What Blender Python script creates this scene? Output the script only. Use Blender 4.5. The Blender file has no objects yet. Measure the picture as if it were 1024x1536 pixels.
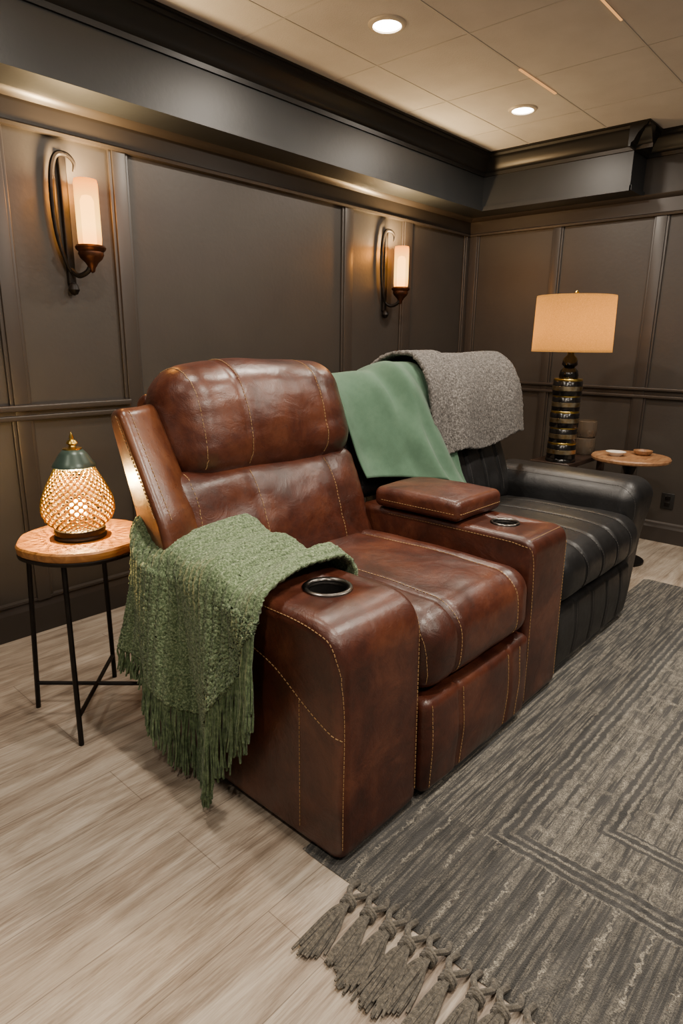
import bpy, bmesh, math, random
from mathutils import Vector, Matrix, noise
from mathutils.bvhtree import BVHTree
random.seed(7)
PI=math.pi
scene=bpy.context.scene
COL=scene.collection
YB,XR,ZC,ZS=2.826,4.584,2.571,2.224
# ------------------------------------------------------------------ helpers
ORG={}; BV={}
def S1(t): return max(0.0,math.sin(PI*min(1,max(0,t))))
def tag(o,label=None,cat=None,group=None,kind=None):
    if label:o['label']=label
    if cat:o['category']=cat
    if group:o['group']=group
    if kind:o['kind']=kind
    return o
def thing(name,label,cat,loc,group=None):
    o=bpy.data.objects.new(name,None); COL.objects.link(o); o.location=loc
    o.empty_display_size=.1
    ORG[o.name]=Vector(loc); return tag(o,label,cat,group)
def part(name,bm,m,parent=None,org=None,kind=None,smooth=True,ang=45,recalc=True):
    if recalc: bmesh.ops.recalc_face_normals(bm,faces=bm.faces)
    bv=BVHTree.FromBMesh(bm)
    og=ORG[parent.name] if parent else Vector(org if org else (0,0,0))
    bmesh.ops.translate(bm,verts=bm.verts,vec=-og)
    me=bpy.data.meshes.new(name); bm.to_mesh(me); bm.free()
    o=bpy.data.objects.new(name,me); COL.objects.link(o)
    me.materials.append(m)
    if smooth:
        me.shade_smooth()
        try: me.set_sharp_from_angle(angle=math.radians(ang))
        except Exception: pass
    if parent: o.parent=parent
    else: o.location=og
    ORG[o.name]=og; BV[o.name]=bv
    if kind:o['kind']=kind
    return o
def struct(name,bm,m,**k): return part(name,bm,m,kind='structure',**k)
def copy_tree(o,parent=None):
    c=o.copy(); COL.objects.link(c)
    if parent: c.parent=parent
    ORG[c.name]=ORG.get(o.name,Vector())
    for ch in list(o.children): copy_tree(ch,c)
    return c
def NB(): return bmesh.new()
def quad(bm,a,b,c,d):
    bm.faces.new([bm.verts.new(p) for p in (a,b,c,d)])
def box(bm,x0,x1,y0,y1,z0,z1,bev=0,seg=2):
    if bev<=0:
        v=[bm.verts.new((x,y,z)) for x in(x0,x1) for y in(y0,y1) for z in(z0,z1)]
        for f in ((0,1,3,2),(4,6,7,5),(0,4,5,1),(2,3,7,6),(0,2,6,4),(1,5,7,3)): bm.faces.new([v[i] for i in f])
    else: rbox(bm,(x0,y0,z0),(x1,y1,z1),bev,(1,1,1),k=seg)
def axisv(a,b,r,m,k):
    return [a+r*i/k for i in range(k)]+[a+r+(b-a-2*r)*i/m for i in range(m+1)]+[b-r+r*i/k for i in range(1,k+1)]
def rbox(bm,lo,hi,r,m=(8,8,8),warp=None,k=4):
    A=[axisv(lo[i],hi[i],r,m[i],k) for i in range(3)]
    N=[len(a)-1 for a in A]; vs={}
    def V(i,j,l):
        key=(i,j,l)
        if key in vs:return vs[key]
        p=Vector((A[0][i],A[1][j],A[2][l]))
        q=Vector([min(max(p[t],lo[t]+r),hi[t]-r) for t in range(3)])
        d=p-q
        if d.length>1e-9:p=q+d.normalized()*r
        if warp:
            p=Vector(warp(p,[min(1,max(0,(p[t]-lo[t])/(hi[t]-lo[t]))) for t in range(3)]))
        vs[key]=bm.verts.new(p); return vs[key]
    for i in range(N[0]):
        for j in range(N[1]):
            for l in (0,N[2]): bm.faces.new([V(i,j,l),V(i+1,j,l),V(i+1,j+1,l),V(i,j+1,l)])
    for i in range(N[0]):
        for l in range(N[2]):
            for j in (0,N[1]): bm.faces.new([V(i,j,l),V(i+1,j,l),V(i+1,j,l+1),V(i,j,l+1)])
    for j in range(N[1]):
        for l in range(N[2]):
            for i in (0,N[0]): bm.faces.new([V(i,j,l),V(i,j+1,l),V(i,j+1,l+1),V(i,j,l+1)])
def rpoly(pts,n=7):
    out=[]; L=len(pts)
    for i,(a,b,r) in enumerate(pts):
        P=Vector((a,b)); A=Vector(pts[i-1][:2]); B=Vector(pts[(i+1)%L][:2])
        if r<=0: out.append(P); continue
        u=(A-P); v=(B-P); ang=u.angle(v); d=r/math.tan(ang/2)
        d=min(d,u.length*.49,v.length*.49)
        s=P+u.normalized()*d; e=P+v.normalized()*d
        for k in range(n+1):
            t=k/n; out.append(s*(1-t)**2*1+P*2*t*(1-t)+e*t*t)
    return out
def prism(bm,prof,a0,a1,axis='x',bev=0,seg=5,warp=None,mid=1):
    P=[Vector(p[:2]) for p in prof]; L=len(P)
    area=sum(P[i].x*P[(i+1)%L].y-P[(i+1)%L].x*P[i].y for i in range(L))
    if area<0:P.reverse()
    nr=[]
    for i in range(L):
        e1=(P[i]-P[i-1]); e2=(P[(i+1)%L]-P[i])
        n1=Vector((-e1.y,e1.x)).normalized() if e1.length>1e-9 else Vector((0,0))
        n2=Vector((-e2.y,e2.x)).normalized() if e2.length>1e-9 else n1
        n=(n1+n2); 
        if n.length<1e-6:n=n1
        n.normalize(); c=max(.35,n.dot(n1)); nr.append(n/c)
    rings=[]
    if bev>0:
        rings.append((a0,bev+.002))
        for k in range(seg+1):
            a=k/seg*PI/2; rings.append((a0+bev*(1-math.cos(a)),bev*(1-math.sin(a))))
        for k in range(1,mid): rings.append((a0+bev+(a1-a0-2*bev)*k/mid,0))
        for k in range(seg,-1,-1):
            a=k/seg*PI/2; rings.append((a1-bev*(1-math.cos(a)),bev*(1-math.sin(a))))
        rings.append((a1,bev+.002))
    else: rings=[(a0,0),(a1,0)]
    R=[]
    for x,ins in rings:
        row=[]
        for i in range(L):
            q=P[i]+nr[i]*ins
            p=(x,q.x,q.y) if axis=='x' else ((q.x,x,q.y) if axis=='y' else (q.x,q.y,x))
            if warp:p=warp(Vector(p))
            row.append(bm.verts.new(p))
        R.append(row)
    for a,b in zip(R,R[1:]):
        for i in range(L): bm.faces.new([a[i],a[(i+1)%L],b[(i+1)%L],b[i]])
    bm.faces.new(R[0]); bm.faces.new(R[-1])
def cr(pts,n=8):
    pts=[Vector(p) for p in pts]; out=[]
    for i in range(len(pts)-1):
        p0=pts[max(i-1,0)];p1=pts[i];p2=pts[i+1];p3=pts[min(i+2,len(pts)-1)]
        for k in range(n):
            t=k/n
            out.append(.5*((2*p1)+(p2-p0)*t+(2*p0-5*p1+4*p2-p3)*t*t+(3*p1-p0-3*p2+p3)*t**3))
    out.append(pts[-1]); return out
def resample(pts,step):
    pts=[Vector(p) for p in pts]; L=[0]
    for a,b in zip(pts,pts[1:]): L.append(L[-1]+(b-a).length)
    n=max(2,int(L[-1]/step)); out=[];j=0
    for i in range(n+1):
        s=L[-1]*i/n
        while j<len(pts)-2 and L[j+1]<s:j+=1
        d=L[j+1]-L[j]; t=(s-L[j])/d if d>1e-9 else 0
        out.append(pts[j].lerp(pts[j+1],t))
    return out
def tube(bm,pts,r,n=8,closed=False,cap=True):
    pts=[Vector(p) for p in pts]; m=len(pts)
    T=[]
    for i in range(m):
        a=pts[i-1] if (i>0 or closed) else pts[i]; b=pts[(i+1)%m] if (i<m-1 or closed) else pts[i]
        t=(b-a); T.append(t.normalized() if t.length>1e-9 else Vector((0,0,1)))
    up=Vector((0,0,1)) if abs(T[0].z)<.9 else Vector((1,0,0))
    u=T[0].cross(up).normalized(); R=[]
    for i in range(m):
        u=(u-T[i]*u.dot(T[i]))
        u=u.normalized() if u.length>1e-6 else T[i].orthogonal().normalized()
        w=T[i].cross(u); rr=r[i] if isinstance(r,(list,tuple)) else r
        R.append([bm.verts.new(pts[i]+(u*math.cos(2*PI*k/n)+w*math.sin(2*PI*k/n))*rr) for k in range(n)])
    rng=range(m) if closed else range(m-1)
    for i in rng:
        a=R[i];b=R[(i+1)%m]
        for k in range(n): bm.faces.new([a[k],a[(k+1)%n],b[(k+1)%n],b[k]])
    if cap and not closed: bm.faces.new(R[0]); bm.faces.new(R[-1])
def lathe(bm,prof,c,n=40,cap=True,wob=0):
    R=[]
    for r,z in prof:
        row=[]
        for k in range(n):
            a=2*PI*k/n; q=r*(1+wob*noise.noise(Vector((math.cos(a)*2.2,math.sin(a)*2.2,.5)))) if wob else r
            row.append(bm.verts.new(Vector((q*math.cos(a),q*math.sin(a),z))+Vector(c)))
        R.append(row)
    for a,b in zip(R,R[1:]):
        for k in range(n): bm.faces.new([a[k],a[(k+1)%n],b[(k+1)%n],b[k]])
    if cap: bm.faces.new(R[0]); bm.faces.new(R[-1])
def sheet(bm,fn,nu,nv):
    g=[[bm.verts.new(fn(i/nu,j/nv)) for j in range(nv+1)] for i in range(nu+1)]
    for i in range(nu):
        for j in range(nv): bm.faces.new([g[i][j],g[i+1][j],g[i+1][j+1],g[i][j+1]])
def sst(a,b,x):
    t=min(1,max(0,(x-a)/(b-a))); return t*t*(3-2*t)
def stitch(host,lines,m,name='stitching',ln=.0080,gap=.0125,w=.0008,off=.0008):
    bv=BV[host.name]
    for pl in lines:
        bm=NB()
        pts=resample(pl,gap); sn=[]
        for p in pts:
            loc,nor,idx,d=bv.find_nearest(p)
            if loc is not None: sn.append((loc,nor))
        for (a,na),(b,nb) in zip(sn,sn[1:]):
            t=b-a
            if t.length<1e-4 or t.length>.09: continue
            t.normalize(); n=na.normalized(); s=t.cross(n).normalized(); c=a+n*off
            h=t*ln/2
            v=[bm.verts.new(c+dx*h+dy*s*w+dz*n*.0011) for dx in(-1,1) for dy in(-1,1) for dz in(-1,1)]
            for f in ((0,1,3,2),(4,6,7,5),(0,4,5,1),(2,3,7,6),(0,2,6,4),(1,5,7,3)): bm.faces.new([v[i] for i in f])
        part(name,bm,m,host,smooth=False)
# ------------------------------------------------------------------ materials
def lin(c):
    if isinstance(c,str):
        c=[int(c[i:i+2],16)/255 for i in (1,3,5)]
    return tuple(((x/12.92) if x<=.04045 else ((x+.055)/1.055)**2.4) for x in c)+(1,)
class NT:
    def __init__(s,name):
        s.m=bpy.data.materials.new(name); s.m.use_nodes=True; s.t=s.m.node_tree; s.t.nodes.clear()
        s.out=s.n('ShaderNodeOutputMaterial')
        s.tc=s.n('ShaderNodeTexCoord')
    def n(s,t): return s.t.nodes.new(t)
    def l(s,a,b): s.t.links.new(a,b)
    def mp(s,scale=(1,1,1),src='Object',loc=(0,0,0)):
        m=s.n('ShaderNodeMapping'); m.inputs['Scale'].default_value=scale; m.inputs['Location'].default_value=loc
        s.l(s.tc.outputs[src],m.inputs['Vector']); return m.outputs[0]
    def noise(s,vec,scale,detail=4,rough=.55,dist=0):
        n=s.n('ShaderNodeTexNoise'); n.inputs['Scale'].default_value=scale; n.inputs['Detail'].default_value=detail
        n.inputs['Roughness'].default_value=rough; n.inputs['Distortion'].default_value=dist
        s.l(vec,n.inputs['Vector']); return n.outputs['Fac']
    def ramp(s,fac,stops):
        r=s.n('ShaderNodeValToRGB'); e=r.color_ramp.elements
        while len(e)<len(stops): e.new(.5)
        for q,(p,c) in zip(e,stops): q.position=p; q.color=c if len(c)==4 else tuple(c)+(1,)
        s.l(fac,r.inputs[0]); return r.outputs[0]
    def math(s,op,a,b=None,clamp=False):
        m=s.n('ShaderNodeMath'); m.operation=op; m.use_clamp=clamp
        for i,v in enumerate((a,b)):
            if v is None: continue
            if isinstance(v,(int,float)): m.inputs[i].default_value=v
            else: s.l(v,m.inputs[i])
        return m.outputs[0]
    def mix(s,fac,a,b):
        m=s.n('ShaderNodeMix'); m.data_type='RGBA'
        for i,v in ((0,fac),(6,a),(7,b)):
            if isinstance(v,(int,float,tuple)): m.inputs[i].default_value=v
            else: s.l(v,m.inputs[i])
        return m.outputs[2]
    def bump(s,h,strength,dist=.01,nrm=None):
        b=s.n('ShaderNodeBump'); b.inputs['Strength'].default_value=strength; b.inputs['Distance'].default_value=dist
        s.l(h,b.inputs['Height'])
        if nrm: s.l(nrm,b.inputs['Normal'])
        return b.outputs[0]
    def pbr(s,col=None,rough=.5,metal=0,nrm=None,**k):
        p=s.n('ShaderNodeBsdfPrincipled')
        if isinstance(col,tuple): p.inputs['Base Color'].default_value=col
        elif col: s.l(col,p.inputs['Base Color'])
        if isinstance(rough,(int,float)): p.inputs['Roughness'].default_value=rough
        else: s.l(rough,p.inputs['Roughness'])
        p.inputs['Metallic'].default_value=metal
        if nrm: s.l(nrm,p.inputs['Normal'])
        for a,b in k.items(): p.inputs[a.replace('_',' ')].default_value=b
        s.l(p.outputs[0],s.out.inputs[0]); return p
def simple(name,c1,c2=None,scale=8,rough=.5,metal=0,bump=0,bscale=80,**k):
    t=NT(name); v=t.mp(); c2=c2 or c1
    col=t.ramp(t.noise(v,scale,5),[(.3,lin(c1)),(.7,lin(c2))])
    nr=t.bump(t.noise(v,bscale,4),bump,.004) if bump else None
    t.pbr(col,rough,metal,nr,**k); return t.m
def leather(name,c0,c1,c2,rough=.38,ms=4.5,wrk=.14,coat=.12):
    t=NT(name); v=t.mp()
    big=t.noise(v,ms,8,.66,.4)
    col=t.ramp(big,[(.28,lin(c0)),(.5,lin(c1)),(.76,lin(c2))])
    sp=t.noise(v,34,6,.7)
    col=t.mix(t.math('MULTIPLY',t.ramp(sp,[(.52,(0,0,0)),(.75,(1,1,1))]),.5),col,lin(c0))
    vo=t.n('ShaderNodeTexVoronoi'); vo.feature='DISTANCE_TO_EDGE'; vo.inputs['Scale'].default_value=150
    t.l(v,vo.inputs['Vector'])
    b1=t.bump(vo.outputs['Distance'],.16,.002)
    wr=t.noise(t.mp((1,1,1)),10,7,.6,1.4)
    b2=t.bump(wr,wrk,.02,b1)
    rg=t.math('ADD',t.math('MULTIPLY',sp,.26),rough-.12)
    t.pbr(col,rg,0,b2,Coat_Weight=coat,Coat_Roughness=.3); return t.m
M={}
M['brown']=leather('brown_leather','#230f09','#462115','#6a3c27',.35,4.5,.18,.18)
M['brown_lit']=leather('lit_wing_leather','#30150b','#522a17','#764728',.30,4.5,.12,.3)  # lighter, glossier copy of the brown leather; lantern glow put into the colour
M['black']=leather('black_leather','#0b0b0c','#141415','#222224',.42,4.5,.14,.08)
M['thread']=simple('tan_thread','#94744c','#ad8a5d',rough=.7)
M['greythread']=simple('grey_thread','#3b3836','#4a4744',rough=.7)
M['metal_black']=simple('black_iron','#141211','#231f1c',20,.45,.7,.2,60)
M['bronze']=simple('aged_bronze','#0c0a08','#211914',14,.52,.5,.25,70)
M['copper']=simple('copper_cup','#331d12','#5f3822',18,.42,.8,.25,70)
M['brass']=simple('brass','#b3903a','#dcbc62',10,.28,1)
M['lbrass']=simple('lantern_brass','#a37c2c','#cfa64c',30,.38,1)
M['lantern_in_dark']=simple('lantern_darkened_inside','#1c1004','#261706',30,.7,0)  # inner face coloured near black to hold down the glow through the holes
M['chrome']=simple('steel_ring','#55524f','#77736f',10,.28,1)
M['silverband']=simple('silver_gold_band','#a88a58','#d6c8a8',30,.28,1)
M['cupblack']=simple('cup_black','#0a0908','#151312',10,.5)
M['glossblack']=simple('gloss_black','#0a0908','#171412',10,.18)
M['wall']=simple('wall_paint','#312c28','#37322d',3,.48,0,.2,45)
M['trim']=simple('trim_paint','#302a26','#36302b',3,.38,0,.05,40)
M['soffit']=simple('soffit_paint','#1e2022','#252729',3,.45,0,.12,40)
M['crown']=simple('crown_paint','#111010','#181716',3,.38)
M['ceil']=simple('ceiling_tile','#bab7b7','#c5c2c2',5,.85,0,.5,160)
M['tbar']=simple('ceiling_bar','#b3b0af','#bbb8b7',5,.7)
def wood(name,a,b,c,sc,rough=.4):
    t=NT(name); n=t.noise(t.mp(sc),1,6,.6,1.5)
    col=t.ramp(n,[(.3,lin(a)),(.5,lin(b)),(.72,lin(c))])
    t.pbr(col,rough,0,t.bump(n,.15,.004)); return t.m
M['tablewood']=wood('honey_wood','#7e4f20','#ad7338','#cc9454',(5,26,26))
M['palewood']=wood('pale_wood','#6e4d33','#946a48','#a98560',(8,40,40))
M['darkwood']=wood('dark_wood','#1d1410','#2a1d16','#36261c',(8,40,40))
# floor
t=NT('floor_planks')
br=t.n('ShaderNodeTexBrick'); t.l(t.mp((1,1,1)),br.inputs['Vector'])
for a,b in (('Scale',1),('Brick Width',1.25),('Row Height',.185),('Mortar Size',.0014),('Mortar Smooth',.3),('Bias',0)): br.inputs[a].default_value=b
br.inputs['Color1'].default_value=(.2,.2,.2,1); br.inputs['Color2'].default_value=(.8,.8,.8,1); br.inputs['Mortar'].default_value=(0,0,0,1); br.offset=.37
s1=t.noise(t.mp((.9,7.0,1)),2.0,10,.72,.5); s2=t.noise(t.mp((3,90,1)),2.5,5,.65,.2)
sm=t.math('ADD',t.math('MULTIPLY',s1,.70),t.math('MULTIPLY',s2,.30))
col=t.ramp(sm,[(.35,lin('#5f5042')),(.43,lin('#877869')),(.51,lin('#a79a8a')),(.62,lin('#c5baab'))])
gt=t.n('ShaderNodeRGBToBW'); t.l(br.outputs['Color'],gt.inputs[0])
col=t.mix(t.math('MULTIPLY',gt.outputs[0],.30),col,lin('#877969'))
col=t.mix(t.math('MULTIPLY',br.outputs['Fac'],.6),col,lin('#4a3a30'))
t.pbr(col,.5,0,t.bump(sm,.18,.004)); M['floor']=t.m
# rug
t=NT('rug_weave'); sx=t.n('ShaderNodeSeparateXYZ'); t.l(t.tc.outputs['Object'],sx.inputs[0]); X,Y=sx.outputs[0],sx.outputs[1]
wob=t.math('ADD',t.math('MULTIPLY',t.math('SUBTRACT',t.noise(t.mp(),8,4),.5),.022),t.math('MULTIPLY',t.math('SUBTRACT',t.noise(t.mp(),60,3),.5),.016))
Xw=t.math('ADD',X,wob); Yw=t.math('ADD',Y,wob)
streak=t.ramp(t.noise(t.mp((2.6,58,1)),1.7,5,.65,.1),[(.45,(0,0,0)),(.57,(1,1,1))])
blot=t.ramp(t.noise(t.mp((1,1.6,1)),9,7,.78),[(.40,(0,0,0)),(.57,(1,1,1))])
brk=t.ramp(t.noise(t.mp((1,1,1)),42,5,.7),[(.39,(0,0,0)),(.56,(1,1,1))])
fine=t.ramp(t.noise(t.mp((1,1,1)),260,2),[(.37,(.2,.2,.2)),(.58,(1,1,1))])
def lines(coord,freq,lo,hi):
    s=t.math('FRACT',t.math('MULTIPLY',coord,freq)); s=t.math('ABSOLUTE',t.math('SUBTRACT',s,.5))
    return t.ramp(s,[(lo,(0,0,0)),(hi,(1,1,1))])
D=t.math('MINIMUM',t.math('SUBTRACT',Xw,1.34),t.math('SUBTRACT',.665,Yw))
frame=t.math('MULTIPLY',t.math('GREATER_THAN',D,0),t.math('LESS_THAN',D,.08))
D2=t.math('SUBTRACT',D,.22); frame2=t.math('MULTIPLY',t.math('GREATER_THAN',D2,0),t.math('LESS_THAN',D2,.055))
D3=t.math('SUBTRACT',D,.42); frame3=t.math('MULTIPLY',t.math('GREATER_THAN',D3,0),t.math('LESS_THAN',D3,.055))
field=t.math('GREATER_THAN',D,.08)
endb=t.math('LESS_THAN',Xw,1.335)
fl=t.math('MULTIPLY',lines(Yw,24,.22,.40),t.math('ADD',t.math('MULTIPLY',blot,.85),.15))
fl2=t.math('MULTIPLY',lines(Xw,7.5,.40,.46),t.math('MULTIPLY',blot,.8))
fld=t.math('MAXIMUM',t.math('MAXIMUM',fl,fl2),t.math('MULTIPLY',streak,.65))
frm=t.math('MULTIPLY',lines(D,38,.24,.42),t.math('ADD',t.math('MULTIPLY',blot,.65),.3))
endl=t.math('MULTIPLY',lines(t.math('ADD',Yw,t.math('MULTIPLY',wob,1.0)),13,.43,.475),t.ramp(t.noise(t.mp((6,14,1)),1.2,3),[(.40,(0,0,0)),(.5,(1,1,1))]))
mask=t.mix(field,t.math('MULTIPLY',streak,.78),fld)
mask=t.mix(endb,mask,t.math('MAXIMUM',endl,t.math('MULTIPLY',streak,.32)))
mask=t.mix(frame,mask,frm); mask=t.mix(frame2,mask,frm); mask=t.mix(frame3,mask,frm)
mask=t.math('MULTIPLY',mask,t.math('ADD',t.math('MULTIPLY',brk,.62),.38))
mask=t.math('MULTIPLY',mask,fine)
base=t.ramp(t.noise(t.mp((2,16,1)),2.5,6),[(.35,lin('#2b2b2a')),(.65,lin('#484745'))])
col=t.mix(t.math('MULTIPLY',mask,1.0),base,lin('#c4bba8'))
hh=t.math('ADD',t.noise(t.mp((1,1,1)),300,3),t.math('MULTIPLY',mask,.9))
t.pbr(col,.95,0,t.bump(hh,.9,.009),Sheen_Weight=.1); M['rug']=t.m
def cloth(name,a,b,c,scale,bs,bstr,sheen=.15,bd=.008):
    t=NT(name); v=t.mp(); n=t.noise(v,scale,5,.7); col=t.ramp(n,[(.3,lin(a)),(.5,lin(b)),(.7,lin(c))])
    h=t.noise(v,bs,3,.7)
    t.pbr(col,.95,0,t.bump(h,bstr,bd),Sheen_Weight=sheen,Sheen_Roughness=.5); return t.m
M['chenille']=cloth('green_chenille','#2b3a23','#617552','#a2b18c',150,150,.9,.12,.006)
M['fringe']=cloth('green_fringe','#2c3b24','#566c46','#84966e',60,200,.6)
M['sage']=cloth('sage_cloth','#415d49','#4a6853','#54715b',6,320,.15,.1)
M['greywool']=cloth('grey_wool','#2c2826','#5c5854','#9a9590',110,140,1.0,.1)
M['tassel']=cloth('tassel_yarn','#37342f','#575249','#7c7466',120,220,.6)
def emis(name,col,strength,transp=.0,grad=None):
    t=NT(name); e=t.n('ShaderNodeEmission'); e.inputs[0].default_value=lin(col); e.inputs[1].default_value=strength
    if grad:
        s=t.n('ShaderNodeSeparateXYZ'); t.l(t.tc.outputs['Generated'],s.inputs[0])
        t.l(t.ramp(s.outputs[2],grad),e.inputs[0])
    last=e.outputs[0]
    if transp:
        tr=t.n('ShaderNodeBsdfTransparent'); tr.inputs[0].default_value=(1,.72,.38,1)
        mm=t.n('ShaderNodeMixShader'); mm.inputs[0].default_value=transp
        t.l(last,mm.inputs[1]); t.l(tr.outputs[0],mm.inputs[2]); last=mm.outputs[0]
    t.l(last,t.out.inputs[0]); return t.m
M['sglass']=emis('amber_glass','#ffb45e',4.6,.35,[(0,(1,.34,.03)),(.3,(1,.58,.13)),(.7,(1,.50,.09)),(1,(.85,.25,.02))])
M['sbulb']=emis('amber_bulb','#ffd890',26)
M['bulb']=emis('warm_bulb','#ffc86e',50)
M['can']=emis('can_lens','#ffeed8',28)
M['barglint']=emis('painted_bar_glint','#ffb366',1.1)  # glowing colour standing in for a warm reflection on the ceiling bars
t=NT('lamp_fabric')
nf=t.ramp(t.noise(t.mp((60,60,160)),3,5),[(.3,(.46,.29,.10,1)),(.7,(.68,.46,.19,1))])
e=t.n('ShaderNodeEmission'); t.l(nf,e.inputs[0]); e.inputs[1].default_value=.28
d=t.n('ShaderNodeBsdfTranslucent'); t.l(nf,d.inputs[0]); a=t.n('ShaderNodeAddShader'); t.l(e.outputs[0],a.inputs[0]); t.l(d.outputs[0],a.inputs[1]); t.l(a.outputs[0],t.out.inputs[0]); M['shade']=t.m
t=NT('smoked_glass'); t.pbr((.16,.12,.085,1),.08,0,None,Transmission_Weight=.45,IOR=1.5); M['glass']=t.m
M['cream']=simple('cream_ceramic','#cfc6b8','#ddd5c8',10,.35)
M['greenlid']=simple('green_enamel','#36463e','#4b5e54',10,.34,.3)
# ------------------------------------------------------------------ room shell
bm=NB(); quad(bm,(-2.5,-3,0),(XR+.1,-3,0),(XR+.1,YB+.1,0),(-2.5,YB+.1,0)); struct('floor',bm,M['floor'],smooth=False)
bm=NB(); quad(bm,(-2.5,-3,ZC),(XR+.1,-3,ZC),(XR+.1,YB+.1,ZC),(-2.5,YB+.1,ZC)); struct('ceiling',bm,M['ceil'],smooth=False)
bm=NB(); box(bm,-2.5,XR+.1,YB,YB+.1,0,ZC); struct('wall_back',bm,M['wall'],smooth=False)
bm=NB(); box(bm,XR,XR+.1,-3,YB,0,ZC); struct('wall_right',bm,M['wall'],smooth=False)
# soffits
bm=NB(); box(bm,-2.5,XR,YB-.24,YB,ZS,ZC); box(bm,-2.5,XR-.24,YB-.252,YB-.24,ZS,ZS+.03); struct('trim_1',bm,M['soffit'],smooth=False)
bm=NB(); box(bm,XR-.24,XR,1.56,YB-.24,ZS,ZC); box(bm,XR-.252,XR-.24,1.55,YB-.24,ZS,ZS+.03); box(bm,XR-.252,XR,1.548,1.56,ZS,ZS+.03); struct('trim_2',bm,M['soffit'],smooth=False)
def crownprof(f,s):
    o=[(0,-.125),(.012,-.125),(.016,-.105),(.03,-.098),(.036,-.085),(.05,-.06),(.072,-.04),(.08,-.03),(.095,-.026),(.1,-.012),(.112,-.01),(.112,0),(0,0)]
    return [(f-s*a,ZC+b) for a,b in o]
bm=NB(); prism(bm,crownprof(YB-.24,1),-2.5,XR-.24); struct('trim_3',bm,M['crown'])
bm=NB(); prism(bm,crownprof(XR-.24,1),1.45,YB-.24,'y'); struct('trim_4',bm,M['crown'])
bm=NB(); prism(bm,crownprof(1.56,1),XR-.24-.11,XR,'x'); struct('trim_5',bm,M['crown'])
bm=NB(); prism(bm,crownprof(XR,1),-3,1.56,'y'); struct('trim_6',bm,M['crown'])
tn=[7]
def trim(bm,m=None,**k):
    o=struct('trim_%d'%tn[0],bm,m or M['trim'],**k); tn[0]+=1; return o
# back wall panelling
def stile_b(x,w,z0,z1):
    bm=NB(); y=YB
    box(bm,x-w/2,x+w/2,y-.020,y,z0,z1,.003,2)
    for s in(-1,1):
        c=x+s*(w/2+.007); box(bm,c-.009,c+.009,y-.013,y,z0,z1,.004,2)
    trim(bm)
def rail_b(x0,x1,z,h,nose=True,d=.018):
    bm=NB(); y=YB
    box(bm,x0,x1,y-d,y,z-h/2,z+h/2)
    if nose:
        box(bm,x0,x1,y-.04,y,z+h/2-.02,z+h/2+.006,.006,2); box(bm,x0,x1,y-.028,y,z-h/2-.01,z-h/2+.012,.005,2)
    trim(bm)
for x,w in ((.40,.06),(1.10,.06),(1.63,.065),(3.16,.07),(3.78,.09),(4.55,.05)): stile_b(x,w,.15,2.108)
rail_b(-2.5,XR,2.165,.11,False,.022)
bm=NB(); prism(bm,[(YB,2.1),(YB-.03,2.1),(YB-.034,2.112),(YB-.024,2.12),(YB-.024,2.20),(YB-.05,2.21),(YB-.06,2.224),(YB,2.224)],-2.5,XR); trim(bm)
rail_b(-2.5,1.60,1.0,.05); rail_b(3.19,3.745,1.0,.05); rail_b(3.815,XR,1.0,.05)
bm=NB(); prism(bm,[(YB,0),(YB-.022,0),(YB-.022,.12),(YB-.016,.135),(YB-.012,.15),(YB-.018,.155),(YB-.018,.165),(YB,.17)],-2.5,XR); struct('baseboard_back',bm,M['trim'],smooth=False)
# right wall panelling
def stile_r(y,w,z0,z1):
    bm=NB(); x=XR
    box(bm,x-.020,x,y-w/2,y+w/2,z0,z1,.003,2)
    for s in(-1,1):
        c=y+s*(w/2+.006); box(bm,x-.013,x,c-.008,c+.008,z0,z1,.004,2)
    trim(bm)
for y,w in ((2.77,.06),(2.10,.05),(1.42,.065),(.70,.065)): stile_r(y,w,.12,2.108)
bm=NB(); prism(bm,[(XR,2.1),(XR-.03,2.1),(XR-.034,2.112),(XR-.024,2.12),(XR-.024,2.20),(XR-.05,2.21),(XR-.06,2.224),(XR,2.224)],-3,YB,'y'); trim(bm)
bm=NB(); box(bm,XR-.018,XR,-3,YB,.975,1.025); box(bm,XR-.04,XR,-3,YB,1.015,1.035,.006,2); box(bm,XR-.028,XR,-3,YB,.965,.985,.005,2); trim(bm)
bm=NB(); prism(bm,[(XR,0),(XR-.022,0),(XR-.022,.1),(XR-.016,.115),(XR-.012,.13),(XR,.14)],-3,YB,'y'); struct('baseboard_right',bm,M['trim'],smooth=False)
# ceiling grid
for y in (-.5,.05,.65,1.17,1.70,2.2):
    bm=NB(); box(bm,-2.5,XR,y-.005,y+.005,ZC-.002,ZC); trim(bm,M['tbar'],smooth=False)
for x in (.26,.86,1.46,2.06,2.66,3.26,3.86):
    bm=NB(); box(bm,x-.004,x+.004,-3,YB-.34,ZC-.0015,ZC); trim(bm,M['tbar'],smooth=False)
bm=NB(); box(bm,3.12,3.52,1.694,1.706,ZC-.006,ZC-.002); trim(bm,M['barglint'],smooth=False)  # painted glint on the grid bar, not a light fitting
bm=NB(); box(bm,2.6,2.95,1.166,1.174,ZC-.006,ZC-.002); trim(bm,M['barglint'],smooth=False)  # second painted glint, on the nearer grid bar
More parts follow.
